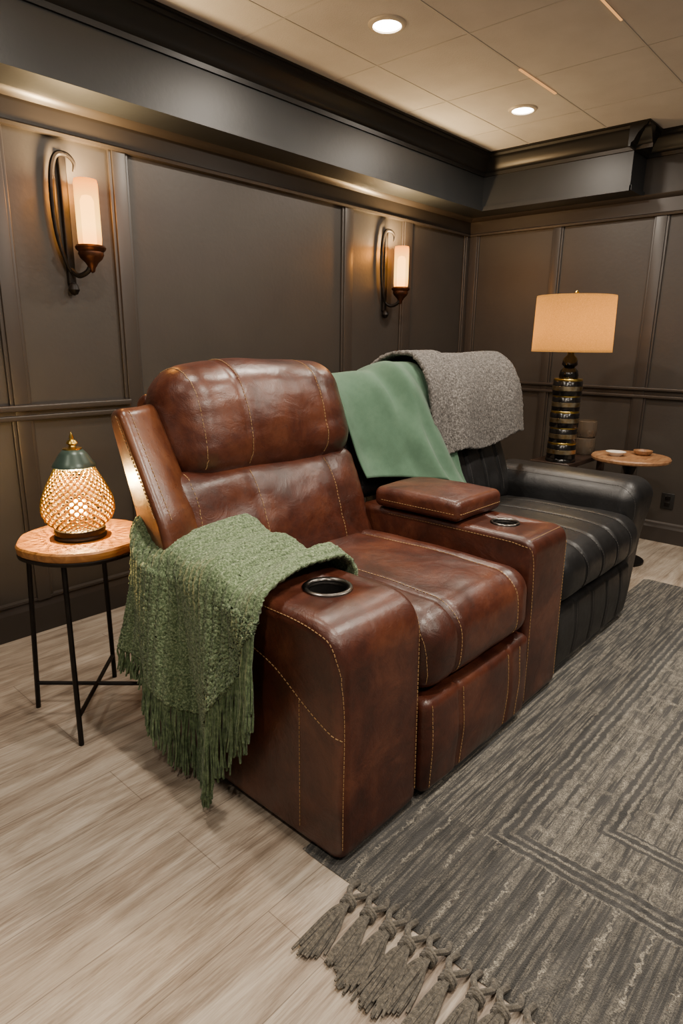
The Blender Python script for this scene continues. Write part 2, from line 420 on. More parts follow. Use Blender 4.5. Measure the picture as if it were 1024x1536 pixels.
# ------------------------------------------------------------------ recessed lights, added fill lights
def can(x,y):
    r=thing('recessed_light','small round recessed ceiling light nearest the top edge of the photo','ceiling light',(x,y,ZC),'recessed ceiling lights')
    bm=NB(); lathe(bm,[(.058,-.004),(.06,-.010),(.074,-.008),(.08,-.001),(.08,0),(.058,0)],(x,y,ZC),40,False); part('trim_ring',bm,M['cream'],r)
    bm=NB(); lathe(bm,[(.001,-.006),(.03,-.0065),(.058,-.004)],(x,y,ZC),40,False); part('lens',bm,M['can'],r)
    return r
c1=can(2.37,1.91)
c2=copy_tree(c1); c2.location=(3.63,1.94,ZC); c2['label']='small round recessed ceiling light above the far corner of the room'
def light(kind,loc,e,col,size=.1,name='lamp_light'):
    d=bpy.data.lights.new(name,kind); d.energy=e; d.color=col
    if kind=='AREA': d.shape='DISK'; d.size=size
    else: d.shadow_soft_size=size
    o=bpy.data.objects.new(name,d); COL.objects.link(o); o.location=loc; return o
WARM=(1,.88,.74)
for x,y,e in ((2.37,1.91,22),(3.63,1.94,16),(1.05,1.75,17),(1.05,.4,33),(2.35,.45,34),(3.6,.5,21),(-.3,.2,21),(-.3,1.7,9),(1.0,-.9,22),(2.4,-1.0,20)):
    light('AREA',(x,y,ZC-.02),e,WARM,.13,'can_and_fill_light')  # lights at the modelled cans, plus unseen fill lights added without fixtures
# ------------------------------------------------------------------ brown recliner
TL=math.radians(20); Y0,Z0=1.55,.50
def BK(x,d,s): return Vector((x,Y0+s*math.sin(TL)+d*math.cos(TL),Z0+s*math.cos(TL)-d*math.sin(TL)))
def nz(p,f,a): return noise.noise(Vector(p)*f)*a
def groove(x,xs,depth,w=.010): return sum(depth*math.exp(-((x-q)/w)**2) for q in xs)
rec=thing('recliner','brown leather power recliner with tan stitching and a cup holder arm','recliner',(1.47,1.35,0))
# arm
aprof=rpoly([(.870,.013,.052),(.880,.66,.12),(1.30,.664,.4),(1.74,.658,.085),(1.78,.013,.052)],9)
bm=NB(); prism(bm,aprof,.985,1.316,'x',.033,6)
arm=part('arm',bm,M['brown'],rec)
stitch(arm,[cr([(.985,1.7,.65),(.985,1.2,.65),(.985,.97,.638),(.985,.90,.59),(.99,.87,.45),(.99,.87,.2),(.99,.87,.05)],10),
  cr([(.985,1.25,.53),(.985,1.12,.495),(.985,1.0,.425),(.985,.93,.39),(.99,.87,.37)],8),
  [(.985,1.02,.43),(.985,1.02,.05)],
  cr([(1.31,1.2,.645),(1.31,.98,.635),(1.31,.89,.57),(1.305,.87,.4),(1.305,.87,.06)],10)],M['thread'])
def cupholder(parent,x,y,z,r):
    # cut a real well into the leather, then line it
    bm=NB(); og=ORG[parent.name]
    lathe(bm,[(r*.86,-.085),(r*.86,.03)],Vector((x,y,z))-og,40,True)
    bmesh.ops.recalc_face_normals(bm,faces=bm.faces)
    me=bpy.data.meshes.new('cutter'); bm.to_mesh(me); bm.free()
    cu=bpy.data.objects.new('cutter',me); COL.objects.link(cu); cu.location=og
    md=parent.modifiers.new('cut','BOOLEAN'); md.operation='DIFFERENCE'; md.object=cu; md.solver='EXACT'
    bpy.context.view_layer.update()
    dg=bpy.context.evaluated_depsgraph_get()
    nm=bpy.data.meshes.new_from_object(parent.evaluated_get(dg))
    parent.modifiers.remove(md)
    if len(nm.polygons)>60: parent.data=nm
    bpy.data.objects.remove(cu)
    bm=NB(); lathe(bm,[(r*.78,-.010),(r*.82,.002),(r*.90,.006),(r*.98,.006),(r*1.04,.003),(r*1.05,-.003)],(x,y,z),48,False); c=part('cup_holder',bm,M['chrome'],parent)
    bm=NB(); lathe(bm,[(r*.80,.000),(r*.79,-.04),(r*.74,-.078),(r*.4,-.080),(.0005,-.080)],(x,y,z),48,False); part('cup_well',bm,M['cupblack'],c)
cupholder(arm,1.165,1.095,.663,.066)
# base
bm=NB(); box(bm,1.33,1.94,1.03,1.62,.0,.36,.01); part('base',bm,M['cupblack'],rec)
# seat
def wseat(p,u):
    p=p.copy(); b=(1-(2*u[0]-1)**4)
    g=groove(p.x,(1.46,1.83),.013)
    if u[2]>.5: p.z+=.020*b*S1(u[1])**.6-g
    if u[1]<.3: p.y-=.013*b*S1(u[2])-g*(1-u[1]/.3)*.9
    p.z+=nz(p,7,.006); p.y+=nz(p+Vector((3,1,2)),7,.005); return p
bm=NB(); rbox(bm,(1.314,.862,.335),(1.95,1.62,.575),.08,(44,20,6),wseat,6)
seat=part('seat_cushion',bm,M['brown'],rec,ang=80)
def spath(x): return cr([(x,1.5,.6),(x,1.2,.61),(x,.98,.60),(x,.88,.555),(x,.845,.48),(x,.85,.36)],8)
stitch(seat,[spath(1.469),spath(1.821),cr([(1.32,1.0,.57),(1.32,.9,.54),(1.32,.865,.46),(1.33,.86,.35)],6)],M['thread'])
# footrest
def wfoot(p,u):
    p=p.copy(); b=(1-(2*u[0]-1)**6)
    if u[1]<.5: p.y-=.012*b*S1(u[2])-groove(p.x,(1.49,1.79),.008,.008)
    p.y+=nz(p,9,.004); return p
bm=NB(); rbox(bm,(1.322,.856,.030),(1.945,.945,.335),.03,(50,2,10),wfoot,5)
foot=part('footrest',bm,M['brown'],rec,ang=80)
stitch(foot,[[(x,.83,.32),(x,.82,.18),(x,.83,.045)] for x in (1.498,1.782,1.86)]+[[(1.345,.85,.32),(1.345,.85,.045)]],M['thread'])
# back cushions
GX=(1.37,1.76)
def wlum(p,u):
    x,d,s=p; b=(1-(2*u[0]-1)**4)
    if u[1]<.6: d-=.042*b*S1(u[2])**.7*(1-u[1])-groove(x,GX,.008)*(1-u[1])
    q=BK(x,d,s); q.y+=nz((x*1.0,d*2,s*2.2),4,.014)*(1-u[1])+nz((x*4,d,s*7),4,.003); return q
bm=NB(); rbox(bm,(1.055,-.01,0),(1.952,.22,.43),.06,(44,4,18),wlum,5)
lum=part('back_cushion',bm,M['brown'],rec,ang=80)
stitch(lum,[[BK(x,-.05,.40),BK(x,-.06,.25),BK(x,-.05,.05)] for x in (1.378,1.752)]+[[BK(1.135,-.0,.42),BK(1.135,-.01,.05)]],M['thread'])
def whead(p,u):
    x,d,s=p; b=(1-(2*u[0]-1)**4)
    if u[1]<.7: d-=.045*b*S1(u[2])**.6*(1-u[1])-groove(x,GX,.007)*(1-u[1])
    s+=.026*(1-(2*u[0]-1)**2)*u[2]-groove(x,GX,.005)*u[2]
    q=BK(x,d,s); q.y+=nz((x*1.5,d*2,s*3),3.0,.011)*(1-u[1])+nz((x*3,d,s*8),4,.003); q.z+=nz((x*2,d*3,s),3,.007); return q
bm=NB(); rbox(bm,(1.135,-.045,.375),(1.955,.21,.78),.118,(40,3,12),whead,8)
head=part('headrest',bm,M['brown'],rec,ang=80)
def hpath(x,t=0): return cr([BK(x,.12,.82),BK(x,.0,.81),BK(x+t*.3,-.08,.72),BK(x+t,-.1,.6),BK(x+t,-.08,.45),BK(x+t,-.04,.38)],8)
stitch(head,[hpath(1.378),hpath(1.752),hpath(1.185)],M['thread'])
# wing + shell
def wwing(p):
    t=min(1,max(0,(p.x-.985)/.15)); o=(p.y-.45*(p.z-.8)-1.68)/.15
    p.x+=.030*o*(1-t)
    p.y+=.075*t*t
    p.x-=.012*max(0,1-o*o)*(1-min(1,t*4))
    return p
bm=NB(); prism(bm,rpoly([(1.50,.60,.03),(1.565,.79,.2),(1.768,1.105,.05),(1.885,1.085,.055),(1.775,.78,.1),(1.775,.60,.03)],8),.985,1.145,'x',.020,6,wwing,6)
wing=part('side_wing',bm,M['brown_lit'],rec)
stitch(wing,[[(.955,1.60,.80),(.955,1.80,1.085)],[(1.0,1.57,.795),(1.0,1.775,1.10)]],M['thread'])
bm=NB(); prism(bm,rpoly([(1.70,.0,.03),(1.70,.60,.05),(1.92,1.14,.06),(1.99,1.10,.05),(1.86,.6,.1),(1.84,.0,.03)],6),1.145,1.95,'x',.02,4)
part('back_shell',bm,M['brown'],rec)
# ------------------------------------------------------------------ console
con=thing('storage_console','brown leather storage console with padded lid between the two recliners','console',(2.095,1.25,0))
bm=NB(); prism(bm,rpoly([(.872,.014,.04),(.878,.66,.06),(1.3,.662,.3),(1.68,.655,.04),(1.70,.014,.04)],7),1.957,2.237,'x',.022,5)
cb=part('console_body',bm,M['brown'],con)
stitch(cb,[cr([(1.96,1.5,.64),(1.96,1.1,.64),(1.96,.93,.635),(1.965,.885,.6),(1.97,.872,.4),(1.97,.872,.04)],8),cr([(1.985,.9,.66),(2.1,.9,.66),(2.22,.9,.66)],4),[(2.225,.872,.6),(2.225,.872,.05)]],M['thread'])
def wlid(p,u):
    p=p.copy()
    if u[2]>.5:p.z+=.012*S1(u[0])**.6*S1(u[1])**.6
    p.z+=nz(p,8,.003); return p
bm=NB(); rbox(bm,(1.93,1.165,.667),(2.255,1.565,.747),.028,(14,16,2),wlid,5)
lid=part('lid',bm,M['brown'],con,ang=80)
stitch(lid,[[(1.95,1.17,.70),(2.24,1.17,.70)],[(1.935,1.19,.70),(1.935,1.53,.70)]],M['thread'])
cupholder(cb,2.095,1.065,.6615,.052)
bm=NB(); rbox(bm,(1.985,.065,.2),(2.245,.22,.72),.05,(6,4,12),lambda p,u:BK(*p),4)
part('back_panel',bm,M['black'],con,ang=80)
# ------------------------------------------------------------------ black recliner
blk=thing('recliner','black leather recliner beyond the console with blankets over its back','recliner',(2.8,1.35,0))
RX=(2.44,2.61,2.78,2.95)
AX0,AX1=3.09,3.385
def wbs(p,u):
    p=p.copy(); b=(1-(2*u[0]-1)**6); g=groove(p.x,RX,.009,.009)
    if u[2]>.5:p.z+=.024*b*S1(u[1])**.6-g
    if u[1]<.3:p.y-=.020*b*S1(u[2])-g
    p.z+=nz(p,5,.006); return p
bm=NB(); rbox(bm,(2.245,.885,.31),(3.12,1.62,.52),.075,(60,18,6),wbs,6)
bs=part('seat_cushion',bm,M['black'],blk,ang=80)
def sp2(x): return cr([(x,1.5,.53),(x,1.2,.54),(x,1.0,.53),(x,.90,.49),(x,.86,.43),(x,.87,.33)],8)
stitch(bs,[sp2(x+.008) for x in RX],M['greythread'])
FX=RX
def wbf(p,u):
    p=p.copy()
    if u[1]<.5:p.y-=.014*S1(u[2])-groove(p.x,FX,.009,.010)
    return p
bm=NB(); rbox(bm,(2.25,.90,.03),(3.09,.98,.305),.03,(60,2,8),wbf,4)
bf=part('footrest',bm,M['black'],blk,ang=80)
stitch(bf,[[(x+.008,.88,.28),(x+.008,.87,.18),(x+.008,.88,.06)] for x in FX],M['greythread'])
def warm2(p,u):
    p=p.copy()
    w=(p.x-AX0)/(AX1-AX0)
    if w>0: p.x-=.12*(1-sst(0,.5,p.z))*w
    p.x+=.014*S1((p.z-.40)/.28)*(2*w-1)
    p.y-=.03*sst(.35,.6,p.z)*(1-u[1])**2
    if u[2]>.5: p.z+=.010*S1(u[0])
    return p
bm=NB(); rbox(bm,(AX0,.93,.014),(AX1,1.74,.668),.09,(8,14,12),warm2,7)
ba=part('arm',bm,M['black'],blk,ang=80)
stitch(ba,[cr([(AX0+.02,1.6,.66),(AX0+.02,1.1,.66),(AX0+.02,.97,.64),(AX0+.03,.91,.5),(AX0+.03,.93,.1)],8)],M['greythread'])
LX_=(2.40,2.55,2.70,2.85,3.0)
def wbl(p,u):
    x,d,s=p
    if u[1]<.6:d-=.035*(1-(2*u[0]-1)**4)*S1(u[2])**.7*(1-u[1])-groove(x,LX_,.012,.012)*(1-u[1])
    return BK(x,d,s)
bm=NB(); rbox(bm,(2.25,0,0),(3.16,.22,.43),.06,(60,4,14),wbl,5)
bl_=part('back_cushion',bm,M['black'],blk,ang=80)
stitch(bl_,[[BK(x+.008,-.05,.40),BK(x+.008,-.05,.25),BK(x+.008,-.05,.05)] for x in LX_],M['greythread'])
bm=NB(); rbox(bm,(2.25,-.05,.385),(3.20,.22,.755),.11,(20,4,8),lambda p,u:BK(p.x,p.y-.03*S1(u[2])*(1-u[1]),p.z),6)
part('headrest',bm,M['black'],blk,ang=80)
bm=NB(); prism(bm,rpoly([(1.70,.0,.03),(1.70,.60,.05),(1.93,1.12,.06),(2.0,1.08,.05),(1.88,.6,.1),(1.86,.0,.03)],6),2.25,3.14,'x',.02,4)
part('back_shell',bm,M['black'],blk)
bm=NB(); box(bm,2.26,3.08,1.03,1.62,.0,.33,.01); part('base',bm,M['cupblack'],blk)
# ------------------------------------------------------------------ green chunky throw over the arm
prof=cr([(1.345,.60,0),(1.338,.655,0),(1.29,.688,0),(1.20,.696,0),(1.10,.697,0),(1.02,.694,0),(.968,.672,0),(.950,.62,0)],6)
PL=[0]
for a,b in zip(prof,prof[1:]): PL.append(PL[-1]+(b-a).length)
def pat(t):
    s=t*PL[-1]
    for i in range(len(prof)-1):
        if PL[i+1]>=s: return prof[i].lerp(prof[i+1],(s-PL[i])/(PL[i+1]-PL[i]))
    return prof[-1]
HEM=[(0,1.095,.615),(.10,1.145,.545),(.42,1.34,.185),(.54,1.425,.225),(.76,1.58,.29),(1,1.745,.36)]
def hem(a):
    for (a0,y0,z0),(a1,y1,z1) in zip(HEM,HEM[1:]):
        if a<=a1: f=(a-a0)/(a1-a0); return (y0+(y1-y0)*f,z0+(z1-z0)*f)
    return HEM[-1][1:]
def throwpos(a,v):
    w0=min(1,v/.5); yt=1.16-.055*sst(.45,1,w0)*(1-a)+.555*a
    f=math.sin(a*17+.6)*.7+math.sin(a*34+2)*.16+math.sin(a*9)*.5
    rib=.0024*math.sin(a*2*PI*22)
    lift=.045*sst(.62,.95,a)
    if v<.5:
        p=pat(v/.5); k=sst(0,.12,v)
        fy=.018*math.sin(v*9+a*5)*a
        q=Vector((p.x,yt+fy+(.06*(1-v/.5)*(a-.25)),p.y+(.026*(math.sin(a*19+v*3)*.6+math.sin(a*10+v*5+1)*.6)*sst(0,.12,a)+.020+rib+lift)*k))
        if v>.36:
            w=(v-.36)/.14; q.x-=w*(.013*(f+1.1)+rib)
            q.z-=lift*sst(.40,.5,v)*.3
    else:
        s=(v-.5)/.5; p=prof[-1]; hy,hz=hem(a)
        f2=math.sin((a+.10*s)*17+.6)*.7+math.sin((a+.1*s)*34+2)*.16+math.sin(a*9)*.5
        q=Vector((p.x-.013*(f2+1.1)-.020*s-.032*s*(f2)*.8-rib, yt+(hy-yt)*s, p.y+.021+lift*.7*(1-s)+(hz-p.y-.021)*s))
        q.y+=.008*s*math.sin(a*28)
    return q
def throwfn(i,j):
    q=throwpos(i,j)
    q+=Vector((random.uniform(-1,1),random.uniform(-1,1),random.uniform(-1,1)))*.0019
    return q
thr=thing('throw_blanket','chunky green chenille throw with long fringe draped over the brown recliner arm','throw blanket',(1.0,1.5,.66))
bm=NB(); sheet(bm,throwfn,200,210)
tw=part('woven_cloth',bm,M['chenille'],thr,ang=180)
md=tw.modifiers.new('thickness','SOLIDIFY'); md.thickness=.014; md.offset=0
bm=NB()
for i in range(290):
    a=min(1,max(0,(i+random.uniform(-.3,.3))/289)); a=a**1.1; p=throwpos(a,.985)
    L=random.uniform(.21,.27)*(1-.65*sst(.45,1,a))
    L=min(L,p.z-.010); ph=random.uniform(0,6); pts=[];ox=random.uniform(-.020,.004);oy=random.uniform(-.008,.016)
    for k in range(9):
        s=k/8; pts.append(p+Vector((ox*s+.002*math.sin(ph+s*9),oy*s+.003*math.sin(ph*2+s*8),-L*s)))
    tube(bm,pts,[.0031+.0006*math.sin(ph+k*2) for k in range(9)],5)
part('fringe',bm,M['fringe'],thr,kind='stuff')
# ------------------------------------------------------------------ sage blanket, grey throw
def pathfn(pts):
    pp=cr([Vector((a,b,0)) for a,b in pts],8); L=[0]
    for a,b in zip(pp,pp[1:]):L.append(L[-1]+(b-a).length)
    def f(v):
        s=v*L[-1]
        for i in range(len(pp)-1):
            if L[i+1]>=s-1e-9:
                q=pp[i].lerp(pp[i+1],(s-L[i])/max(1e-9,L[i+1]-L[i])); return q.x,q.y
        return pp[-1].x,pp[-1].y
    return f
ps=pathfn([(.26,.35),(.255,.6),(.22,.725),(.11,.752),(.02,.735),(-.03,.64),(-.04,.48),(-.045,.36),(-.065,.275)])
def sagefn(u,v):
    d,s=ps(v); fr=sst(.35,1,v)
    x0=1.962
    x=x0+(2.42-x0)*u+fr*(.08*u)
    k=sst(2.19,2.27,x)
    s2=s+.03*k*(1-fr)-.145*fr*u+.02*fr*math.sin(u*6)
    fold=.016*fr*math.sin(u*9.5-v*4.5+.6)+.008*fr*math.sin(u*19-v*8)
    back=1-sst(2.0,2.22,x)                    # the left side sags back onto the middle back panel
    d2=d-.068*k*sst(.3,.5,v)-.018-.030*fr*(noise.noise(Vector((u*6-v*3.0,v*1.0,.3)))+.35)*(1-.6*back)-fold*(1-.7*back)+.072*back*sst(.40,.55,v)
    return BK(x,d2,s2)
bm=NB(); sheet(bm,sagefn,90,100)
sg=part('blanket',bm,M['sage'],None,org=(2.2,1.85,1.2),ang=180)
tag(sg,'smooth sage green blanket hanging down behind the console lid','blanket')
md=sg.modifiers.new('thickness','SOLIDIFY'); md.thickness=.006; md.offset=0
pg=pathfn([(.29,.36),(.285,.61),(.255,.745),(.16,.80),(.06,.808),(-.05,.775),(-.115,.68),(-.13,.56),(-.115,.45),(-.10,.37),(-.095,.335)])
def greyfn(u,v):
    d,s=pg(v); fr=sst(.4,1,v)
    x=2.40+(3.20-2.40)*u+fr*(-.06*(1-u)+.02*u)+.006*math.sin(v*14)
    st=.020*(1-sst(.27,.30,u))
    d2=d-(.020*math.sin(u*12+v*5)+.016*noise.noise(Vector((u*8,v*4,1))))*fr-st-.014
    s2=s-.055*fr*(1-u)+.014*math.sin(u*9)*fr+st*.5*(1-fr)
    q=BK(x,d2,s2)
    return q+Vector((random.uniform(-1,1),random.uniform(-1,1),random.uniform(-1,1)))*.0028
bm=NB(); sheet(bm,greyfn,150,140)
gw=part('throw_blanket',bm,M['greywool'],None,org=(2.75,1.9,1.25),ang=180)
tag(gw,'thick grey woollen throw folded over the black recliner back','throw blanket')
md=gw.modifiers.new('thickness','SOLIDIFY'); md.thickness=.018; md.offset=0
# ------------------------------------------------------------------ left side table and pierced lamp
TX,TY,TZ=.942,2.025,.66
tab=thing('side_table','small round wooden side table with thin black metal legs','side table',(TX,TY,0))
bm=NB(); lathe(bm,[(.001,TZ-.036),(.196,TZ-.036),(.205,TZ-.028),(.208,TZ-.006),(.203,TZ),(.001,TZ)],(TX,TY,0),64,False,.035); part('table_top',bm,M['tablewood'],tab)
bm=NB(); lathe(bm,[(.19,TZ-.043),(.2045,TZ-.043),(.2065,TZ-.033),(.2,TZ-.028)],(TX,TY,0),64,False,.035); part('rim_band',bm,M['bronze'],tab)
feet=[]
for sx,sy in ((-1,-1),(-1,1),(1,1),(1,-1)):
    a=Vector((TX+sx*.132,TY+sy*.132,TZ-.037)); b=Vector((TX+sx*.150,TY+sy*.165,0.0)); feet.append((a,b))
    bm=NB(); tube(bm,[a,b],.009,8); part('leg',bm,M['metal_black'],tab)
for (i,j) in ((0,2),(1,3)):
    bm=NB()
    p=feet[i][0].lerp(feet[i][1],.84); q=feet[j][0].lerp(feet[j][1],.84); tube(bm,[p,q],.0075,8)
    part('cross_brace',bm,M['metal_black'],tab)
LX,LY=.932,2.018
ml=thing('table_lamp','pierced brass lantern lamp with green cone lid glowing on the small side table','lamp',(LX,LY,TZ))
bm=NB(); lathe(bm,[(.001,0),(.082,0),(.084,.008),(.078,.014),(.082,.022),(.080,.034),(.07,.038),(.001,.038)],(LX,LY,TZ),40,False); part('base',bm,M['bronze'],ml)
bp=cr([(.074,.036,0),(.102,.058,0),(.116,.092,0),(.113,.13,0),(.098,.17,0),(.078,.208,0),(.058,.242,0)],5)
bL=[0]
for a,b in zip(bp,bp[1:]):bL.append(bL[-1]+(b-a).length)
def bprof(t):
    s=min(1,max(0,t))*bL[-1]
    for i in range(len(bp)-1):
        if bL[i+1]>=s-1e-9: q=bp[i].lerp(bp[i+1],(s-bL[i])/(bL[i+1]-bL[i])); return q.x,q.y
    return bp[-1].x,bp[-1].y
NA,NR=26,22
def bpnt(i,j,o=0):
    r,z=bprof(j/NR); a=2*PI*i/NA; r+=o; return Vector((LX+r*math.cos(a),LY+r*math.sin(a),TZ+z))
bm=NB()
for j in range(0,NR-1):
    for i in range(NA):
        ii=i+.5*(j%2)
        C=[(ii,j),(ii+.5,j+1),(ii,j+2),(ii-.5,j+1)]
        O=[]
        for k in range(4):
            O.append(C[k]); n=C[(k+1)%4]; O.append(((C[k][0]+n[0])/2,(C[k][1]+n[1])/2))
        ov=[bm.verts.new(bpnt(*q)) for q in O]
        iv=[bm.verts.new(bpnt(ii+.24*math.sin(PI/4*k),j+1-.50*math.cos(PI/4*k),-.004)) for k in range(8)]
        for k in range(8): bm.faces.new([ov[k],ov[(k+1)%8],iv[(k+1)%8],iv[k]])
bmesh.ops.remove_doubles(bm,verts=bm.verts,dist=.0005)
ax=Vector((LX,LY,0))
bmesh.ops.recalc_face_normals(bm,faces=bm.faces); bm.normal_update()
sgn=0
for f_ in bm.faces:
    c_=f_.calc_center_median()-ax; sgn+=1 if (f_.normal.x*c_.x+f_.normal.y*c_.y)>0 else -1
if sgn<0: bmesh.ops.reverse_faces(bm,faces=bm.faces)
pb=part('pierced_shade',bm,M['lbrass'],ml,recalc=False)
pb.data.materials.append(M['lantern_in_dark'])
md=pb.modifiers.new('thickness','SOLIDIFY'); md.thickness=.002; md.offset=-1; md.material_offset=1
bm=NB(); lathe(bm,[(.058,.236),(.068,.241),(.067,.247),(.058,.258),(.043,.282),(.028,.298),(.001,.299)],(LX,LY,TZ),36,False); part('lid',bm,M['greenlid'],ml)
bm=NB(); lathe(bm,[(.030,.294),(.030,.300),(.012,.304),(.010,.309),(.018,.316),(.014,.324),(.006,.329),(.008,.335),(.001,.352)],(LX,LY,TZ),24,False); part('finial',bm,M['brass'],ml)
bm=NB(); bmesh.ops.create_uvsphere(bm,u_segments=20,v_segments=12,radius=.030,matrix=Matrix.Translation((LX,LY,TZ+.100))); part('bulb',bm,M['bulb'],ml)
light('POINT',(LX,LY,TZ+.16),55,(1,.64,.24),.02,'lantern_light')
# ------------------------------------------------------------------ sconces
def sconce(x,z):
    y=YB
    r=thing('wall_sconce','bronze wall sconce with tall amber glass on the left of the panelled wall','wall sconce',(x,y,z),'wall sconces')
    bm=NB(); box(bm,x-.017,x+.017,y-.024,y,z-.24,z+.27,.007,2)
    part('back_bar',bm,M['bronze'],r)
    bm=NB(); lathe(bm,[(.001,0),(.014,.006),(.024,.024),(.018,.042),(.012,.05),(.001,.055)],(x,y-.026,z-.285),16,False)
    part('finial',bm,M['bronze'],r)
    bm=NB(); pts=cr([(x+.026,y-.06,z+.20),(x+.030,y-.06,z+.235),(x+.006,y-.05,z+.262),(x-.030,y-.035,z+.258),(x-.052,y-.03,z+.2),(x-.060,y-.03,z+.08),(x-.052,y-.03,z-.05),(x-.026,y-.03,z-.15),(x,y-.025,z-.2)],7)
    tube(bm,pts,[.005+.007*math.sin(PI*k/(len(pts)-1)) for k in range(len(pts))],8); part('crescent_scroll',bm,M['bronze'],r)
    sx,sy=x+.045,y-.115
    bm=NB(); tube(bm,cr([(x,y-.02,z-.18),(x+.01,y-.06,z-.205),(x+.03,y-.1,z-.19),(sx,sy,z-.155)],6),.011,8)
    part('arm',bm,M['bronze'],r)
    bm=NB(); lathe(bm,[(.001,-.195),(.010,-.190),(.014,-.175),(.026,-.155),(.044,-.138),(.052,-.122),(.050,-.112),(.060,-.102),(.062,-.094),(.056,-.086),(.050,-.09),(.001,-.10)],(sx,sy,z),28,False); part('holder_cup',bm,M['copper'],r)
    bm=NB(); lathe(bm,[(.045,-.092),(.048,-.06),(.048,.150),(.045,.166),(.042,.166),(.042,-.09)],(sx,sy,z),36,False); part('glass_shade',bm,M['sglass'],r)
    bm=NB(); lathe(bm,[(.001,-.088),(.024,-.086),(.028,-.07),(.028,.085),(.019,.105),(.001,.11)],(sx,sy,z),20,False); part('bulb',bm,M['sbulb'],r)
    return r
sA=sconce(1.37,1.77); sB=copy_tree(sA); sB.location=(3.535,YB,1.75); sB['label']='bronze wall sconce with amber glass in the narrow panel near the corner'
for x,z in ((1.415,1.77),(3.58,1.75)): light('POINT',(x,YB-.115,z+.142),66,(1,.68,.33),.03,'sconce_light')
# ------------------------------------------------------------------ right side
ct=thing('console_table','low dark wooden console table behind the black recliner arm','table',(3.97,1.62,0))
bm=NB(); box(bm,3.645,4.30,1.475,1.72,.59,.62,.006); part('table_top',bm,M['darkwood'],ct)
for x in(3.68,4.26):
    for y in(1.51,1.69):
        bm=NB(); box(bm,x-.02,x+.02,y-.02,y+.02,0,.59,.004); part('leg',bm,M['darkwood'],ct)
tl=thing('table_lamp','tall table lamp with tan drum shade and black banded column','lamp',(3.74,1.57,.62))
lx,ly,lz=3.74,1.57,.62
bm=NB(); lathe(bm,[(.001,0),(.088,0),(.088,.012),(.083,.02),(.001,.02)],(lx,ly,lz),40,False); part('base',bm,M['glossblack'],tl)
z=.02
for k in range(5):
    bm=NB(); h=.0936; w=.084 if k%2==0 else .080
    lathe(bm,[(.001,z),(w*.96,z),(w,z+.005),(w,z+h-.012),(w*.96,z+h-.008),(.001,z+h-.008)],(lx,ly,lz),36,False); sg_=part('column_segment',bm,M['glossblack'],tl)
    bm=NB(); lathe(bm,[(w*.7,z+h-.010),(w*.95,z+h-.010),(w*.98,z+h-.002),(w*.95,z+h+.004),(w*.7,z+h+.004)],(lx,ly,lz),36,False); part('brass_band',bm,M['brass'],sg_)
    bm=NB(); lathe(bm,[(w*.98,z+h*.30),(w*1.02,z+h*.32),(w*1.02,z+h*.58),(w*.98,z+h*.60)],(lx,ly,lz),36,False); part('silver_band',bm,M['silverband'],sg_)
    z+=h
bm=NB(); lathe(bm,[(.001,z),(.05,z),(.056,z+.02),(.05,z+.05),(.03,z+.07),(.045,z+.085),(.04,z+.12),(.02,z+.14),(.02,z+.2),(.001,z+.2)],(lx,ly,lz),30,False); part('neck',bm,M['glossblack'],tl)
bm=NB(); lathe(bm,[(.224,.645),(.2235,.66),(.219,.94),(.218,.955)],(lx,ly,lz),64,False); sh=part('lamp_shade',bm,M['shade'],tl)
md=sh.modifiers.new('thickness','SOLIDIFY'); md.thickness=.002
bm=NB(); tube(bm,[(lx,ly,lz+.68),(lx,ly,lz+.96)],.004,8)
for k in range(3):
    a=k*2*PI/3; tube(bm,[(lx,ly,lz+.94),(lx+.217*math.cos(a),ly+.217*math.sin(a),lz+.948)],.0025,6)
part('harp',bm,M['brass'],tl)
bm=NB(); lathe(bm,[(.001,.955),(.012,.957),(.008,.965),(.013,.975),(.006,.985),(.001,.987)],(lx,ly,lz),16,False); part('finial',bm,M['brass'],tl)
bm=NB(); bmesh.ops.create_uvsphere(bm,u_segments=16,v_segments=10,radius=.032,matrix=Matrix.Translation((lx,ly,lz+.74))); part('bulb',bm,M['sbulb'],tl)
light('POINT',(lx,ly,lz+.79),6.5,(1,.74,.40),.03,'shade_light')
rt=thing('side_table','round pale wooden side table beside the black recliner','side table',(3.99,1.24,0))
bm=NB(); lathe(bm,[(.001,.632),(.21,.632),(.222,.64),(.224,.652),(.218,.66),(.001,.66)],(3.99,1.24,0),56,False); part('table_top',bm,M['palewood'],rt)
bm=NB(); lathe(bm,[(.001,.02),(.03,.02),(.024,.1),(.024,.55),(.05,.62),(.05,.632),(.001,.632)],(3.99,1.24,0),24,False); part('pedestal',bm,M['metal_black'],rt)
bm=NB(); lathe(bm,[(.001,0),(.15,0),(.15,.012),(.05,.022),(.001,.024)],(3.99,1.24,0),40,False); part('base',bm,M['metal_black'],rt)
gx,gy=4.10,1.57
def jar(z0,lbl):
    bm=NB(); lathe(bm,[(.001,0),(.055,0),(.064,.012),(.068,.06),(.066,.104),(.060,.108),(.060,.1),(.062,.06),(.058,.016),(.001,.012)],(gx,gy,z0),36,False)
    g=part('glass_jar',bm,M['glass'],None,org=(gx,gy,z0)); tag(g,lbl,'jar')
jar(.62,'lower smoky glass jar standing on the dark console beside the lamp column')
jar(.729,'upper smoky glass jar stacked on another jar beside the lamp column')
bm=NB(); lathe(bm,[(.001,0),(.03,0),(.034,.004),(.055,.022),(.058,.026),(.053,.026),(.03,.008),(.001,.007)],(3.93,1.31,.66),36,False)
g=part('dish',bm,M['cream'],None,org=(3.93,1.31,.66)); tag(g,'small white dish on the round pale wood table','dish')
